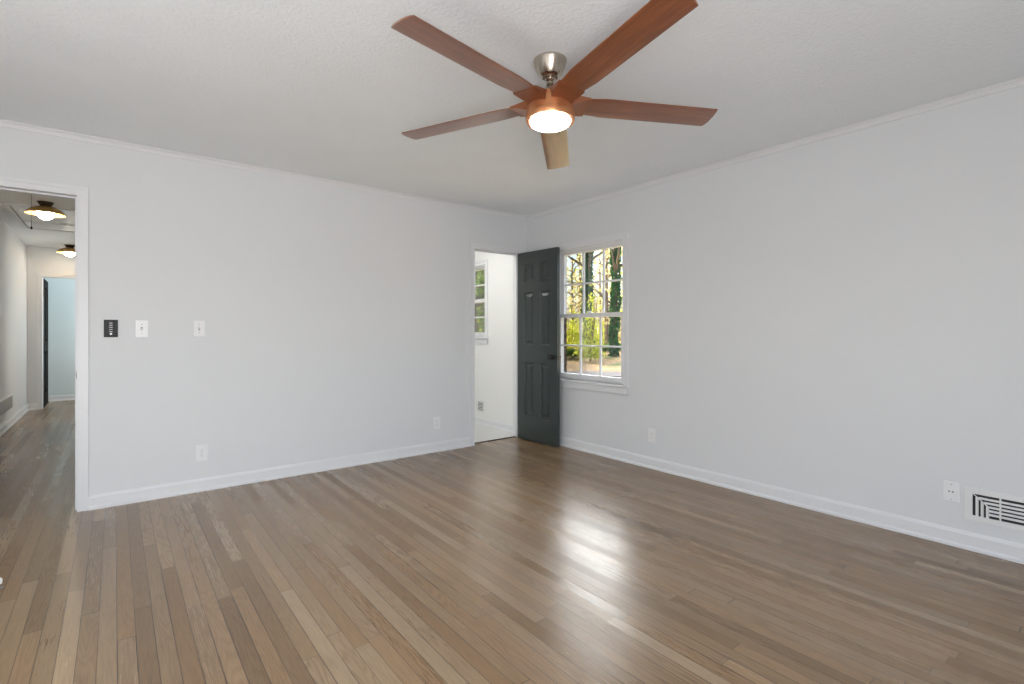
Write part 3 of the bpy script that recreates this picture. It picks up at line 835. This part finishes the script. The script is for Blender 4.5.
def leaves(name, mat, pts, size, parent, rng):
    vs = []; fs = []
    for p in pts:
        a = rng.uniform(0, 2*PI); e = rng.uniform(-1.1, 1.1); sz = size*rng.uniform(.6, 1.3)
        u = Vector((math.cos(a), math.sin(a), .0)); w = Vector((-math.sin(a)*math.sin(e), math.cos(a)*math.sin(e), math.cos(e)))
        p = Vector(p); k = len(vs)
        vs += [p-w*sz*.55, p+u*sz*.38-w*sz*.05, p+w*sz*.6, p-u*sz*.38-w*sz*.05]
        fs.append((k, k+1, k+2, k+3))
    me = bpy.data.meshes.new(name); me.from_pydata([tuple(v) for v in vs], [], fs); me.materials.append(mat)
    o = bpy.data.objects.new(name, me); COL.objects.link(o); o.parent = parent
    return o
def at(px, d):
    """ground point seen at image column px at depth d from the camera (only used to place the planting)"""
    f = Vector((math.sin(.6666), math.cos(.6666))); r = Vector((f.y, -f.x))
    p = f*d + r*((px-512)/504.98*d)
    return p
def gh(p): return gz(Vector((p.x, p.y)).dot(D2))
def ivy_tree(px, d, rad, h, label, seed, n=2300):
    rng = random.Random(seed); p = at(px, d); z = gh(p)
    t = thing('ivy_covered_tree', label, 'tree', (p.x, p.y, z-.1))
    lean = rng.uniform(-.25, .25)
    cx = lambda k: (lean*k/h*1.2 + .10*math.sin(k*1.1+seed), .1*math.cos(k*.8+seed))
    b = MB(); ks = [h*i/12 for i in range(13)]
    b.tube([(cx(k)[0], cx(k)[1], k) for k in ks], [rad*.6*(1-.45*k/h)*(1.5 if k == 0 else 1) for k in ks], 12)
    for j in range(6):
        k = h*rng.uniform(.35, .95); a = rng.uniform(0, 2*PI); L = rng.uniform(1.2, 2.6); x, y = cx(k)
        b.tube([(x, y, k), (x+math.cos(a)*L*.5, y+math.sin(a)*L*.5, k+L*.35), (x+math.cos(a)*L, y+math.sin(a)*L, k+L*.9)], [.07, .045, .015], 6)
    b.build('trunk', M['bark'], t, True)
    pts = []
    for _ in range(n):
        k = h*rng.random()**.9; a = rng.uniform(0, 2*PI)
        lump = .75+.45*math.sin(k*2.1+a*2+seed)+.25*math.sin(k*5.3+a)
        r = rad*(.75+.5*max(0, lump)*rng.random()) * (1-.15*k/h)
        x, y = cx(k); pts.append((x+r*math.cos(a), y+r*math.sin(a), k))
    leaves('ivy', M['ivy'], pts, .15, t, rng)
    return t
ivy_tree(589.5, 26, .27, 6.6, 'thick ivy-covered trunk seen through the window centre panes', 3)
ivy_tree(615.5, 25, .24, 6.4, 'thick ivy-covered trunk seen through the right window panes', 11)

def wood_tree(px, d, rad, h, crown, leafm, label, seed, n, low=.25, size=.2, group='woodland trees beyond the window'):
    rng = random.Random(seed); p = at(px, d); z = gh(p)
    t = thing('woodland_tree', label, 'tree', (p.x, p.y, z-.1), group=group)
    b = MB(); ks = [h*i/9 for i in range(10)]
    wob = [rng.uniform(-.12, .12) for _ in ks]; tip = []
    b.tube([(w, w*.5, k) for w, k in zip(wob, ks)], [rad*(1-.75*k/h) for k in ks], 8)
    for j in range(16):
        k = h*rng.uniform(low, .95); a = rng.uniform(0, 2*PI); L = crown*rng.uniform(.5, 1.1)
        q0 = Vector((0, 0, k)); q1 = q0+Vector((math.cos(a)*L*.5, math.sin(a)*L*.5, L*.25)); q2 = q0+Vector((math.cos(a+.3)*L, math.sin(a+.3)*L, L*.55))
        b.tube([q0, q1, q2], [rad*.35, rad*.2, rad*.08], 5); tip += [q1, q2, (q1+q2)/2]
    b.build('trunk', M['bark'], t, True)
    pts = []
    for _ in range(n):
        c = rng.choice(tip); g = crown*.22
        pts.append((c.x+rng.gauss(0, g), c.y+rng.gauss(0, g), max(.2, c.z+rng.gauss(0, g))))
    leaves('foliage', M[leafm], pts, size, t, rng)
    return t
kinds = [('gold_leaf', 'pale golden leaved tree'), ('yellow_leaf', 'yellow-green leaved tree'), ('green_leaf', 'green leaved tree')]
spec = [(556, 33, .14, 9, 2.2, 0, 'behind the left panes, nearest the door'), (572, 30, .12, 8, 1.8, 0, 'in the left window panes'), (580, 38, .2, 12, 2.6, 1, 'behind the left muntin'),
        (600, 35, .13, 9, 1.8, 0, 'between the two ivy trunks'), (604, 42, .2, 12, 2.4, 1, 'far behind the gap of the ivy trunks'), (607, 29, .16, 9, 1.0, 0, 'slender, just left of the right ivy trunk'),
        (625, 31, .14, 9, 2.0, 1, 'right of the right ivy trunk'), (640, 36, .18, 11, 2.6, 0, 'at the right end of the window view'), (540, 36, .18, 11, 2.4, 1, 'hidden mostly behind the open door')]
for i, (px, d, r, h, c, k, where) in enumerate(spec):
    wood_tree(px, d, r, h*.68, c*.8, kinds[k][0], kinds[k][1]+' '+where, 40+i, 300)
# trees seen in the back room window
for i, (px, d, k) in enumerate(((474, 20, 2), (479, 25, 1), (484, 22, 2), (489, 27, 1))):
    wood_tree(px, d, .2, 8, 2.4, kinds[k][0], ('first', 'second', 'third', 'fourth')[i]+' '+kinds[k][1]+' from the left in the back room window', 70+i, 3000, .08, .2, 'trees beyond the back room window')
def shrub(px, d, w, h, leafm, label, seed, n=1100, size=.13):
    rng = random.Random(seed); p = at(px, d); z = gh(p)
    t = thing('shrub', label, 'shrub', (p.x, p.y, z-.1), group='shrubs under the trees')
    b = MB()
    for j in range(7):
        a = rng.uniform(0, 2*PI); b.tube([(0, 0, 0), (math.cos(a)*w*.3, math.sin(a)*w*.3, h*.5), (math.cos(a)*w*.6, math.sin(a)*w*.6, h*.95)], [.03, .02, .008], 5)
    b.build('stems', M['bark'], t, True)
    pts = []
    for _ in range(n):
        a = rng.uniform(0, 2*PI); e = math.acos(rng.uniform(-.2, 1)); r = (.55+.5*rng.random())*(.8+.3*math.sin(3*a+seed))
        pts.append((w*r*math.sin(e)*math.cos(a), w*r*math.sin(e)*math.sin(a), .2+h*.95*r*abs(math.cos(e))))
    leaves('foliage', M[leafm], pts, size, t, rng)
for i, (px, d, w, h, m, lab) in enumerate(((590, 24, .75, 3.6, 'yellow_leaf', 'tall bright yellow-green shrub at the foot of the centre ivy trunk'),
    (571, 28, 1.1, 2.2, 'yellow_leaf', 'yellow-green shrub low in the left window panes'), (581, 36, 1.0, 1.6, 'gold_leaf', 'pale shrub behind the yellow-green ones'),
    (603, 30, .9, 1.5, 'yellow_leaf', 'yellow-green shrub between the ivy trunks'), (620, 26.5, .5, .4, 'green_leaf', 'low green shrub at the foot of the right ivy trunk'),
    (603, 26.5, .45, .35, 'green_leaf', 'low green plant left of the right trunk'), (571, 25, .5, .35, 'green_leaf', 'low green plant on the bank at the left panes'),
    (630, 33, 1.0, 2.6, 'gold_leaf', 'pale shrub at the right edge of the window'), (612, 33, .9, 2.6, 'gold_leaf', 'pale tall shrub behind the right ivy trunk'))):
    shrub(px, d, w, h, m, lab, 100+i)
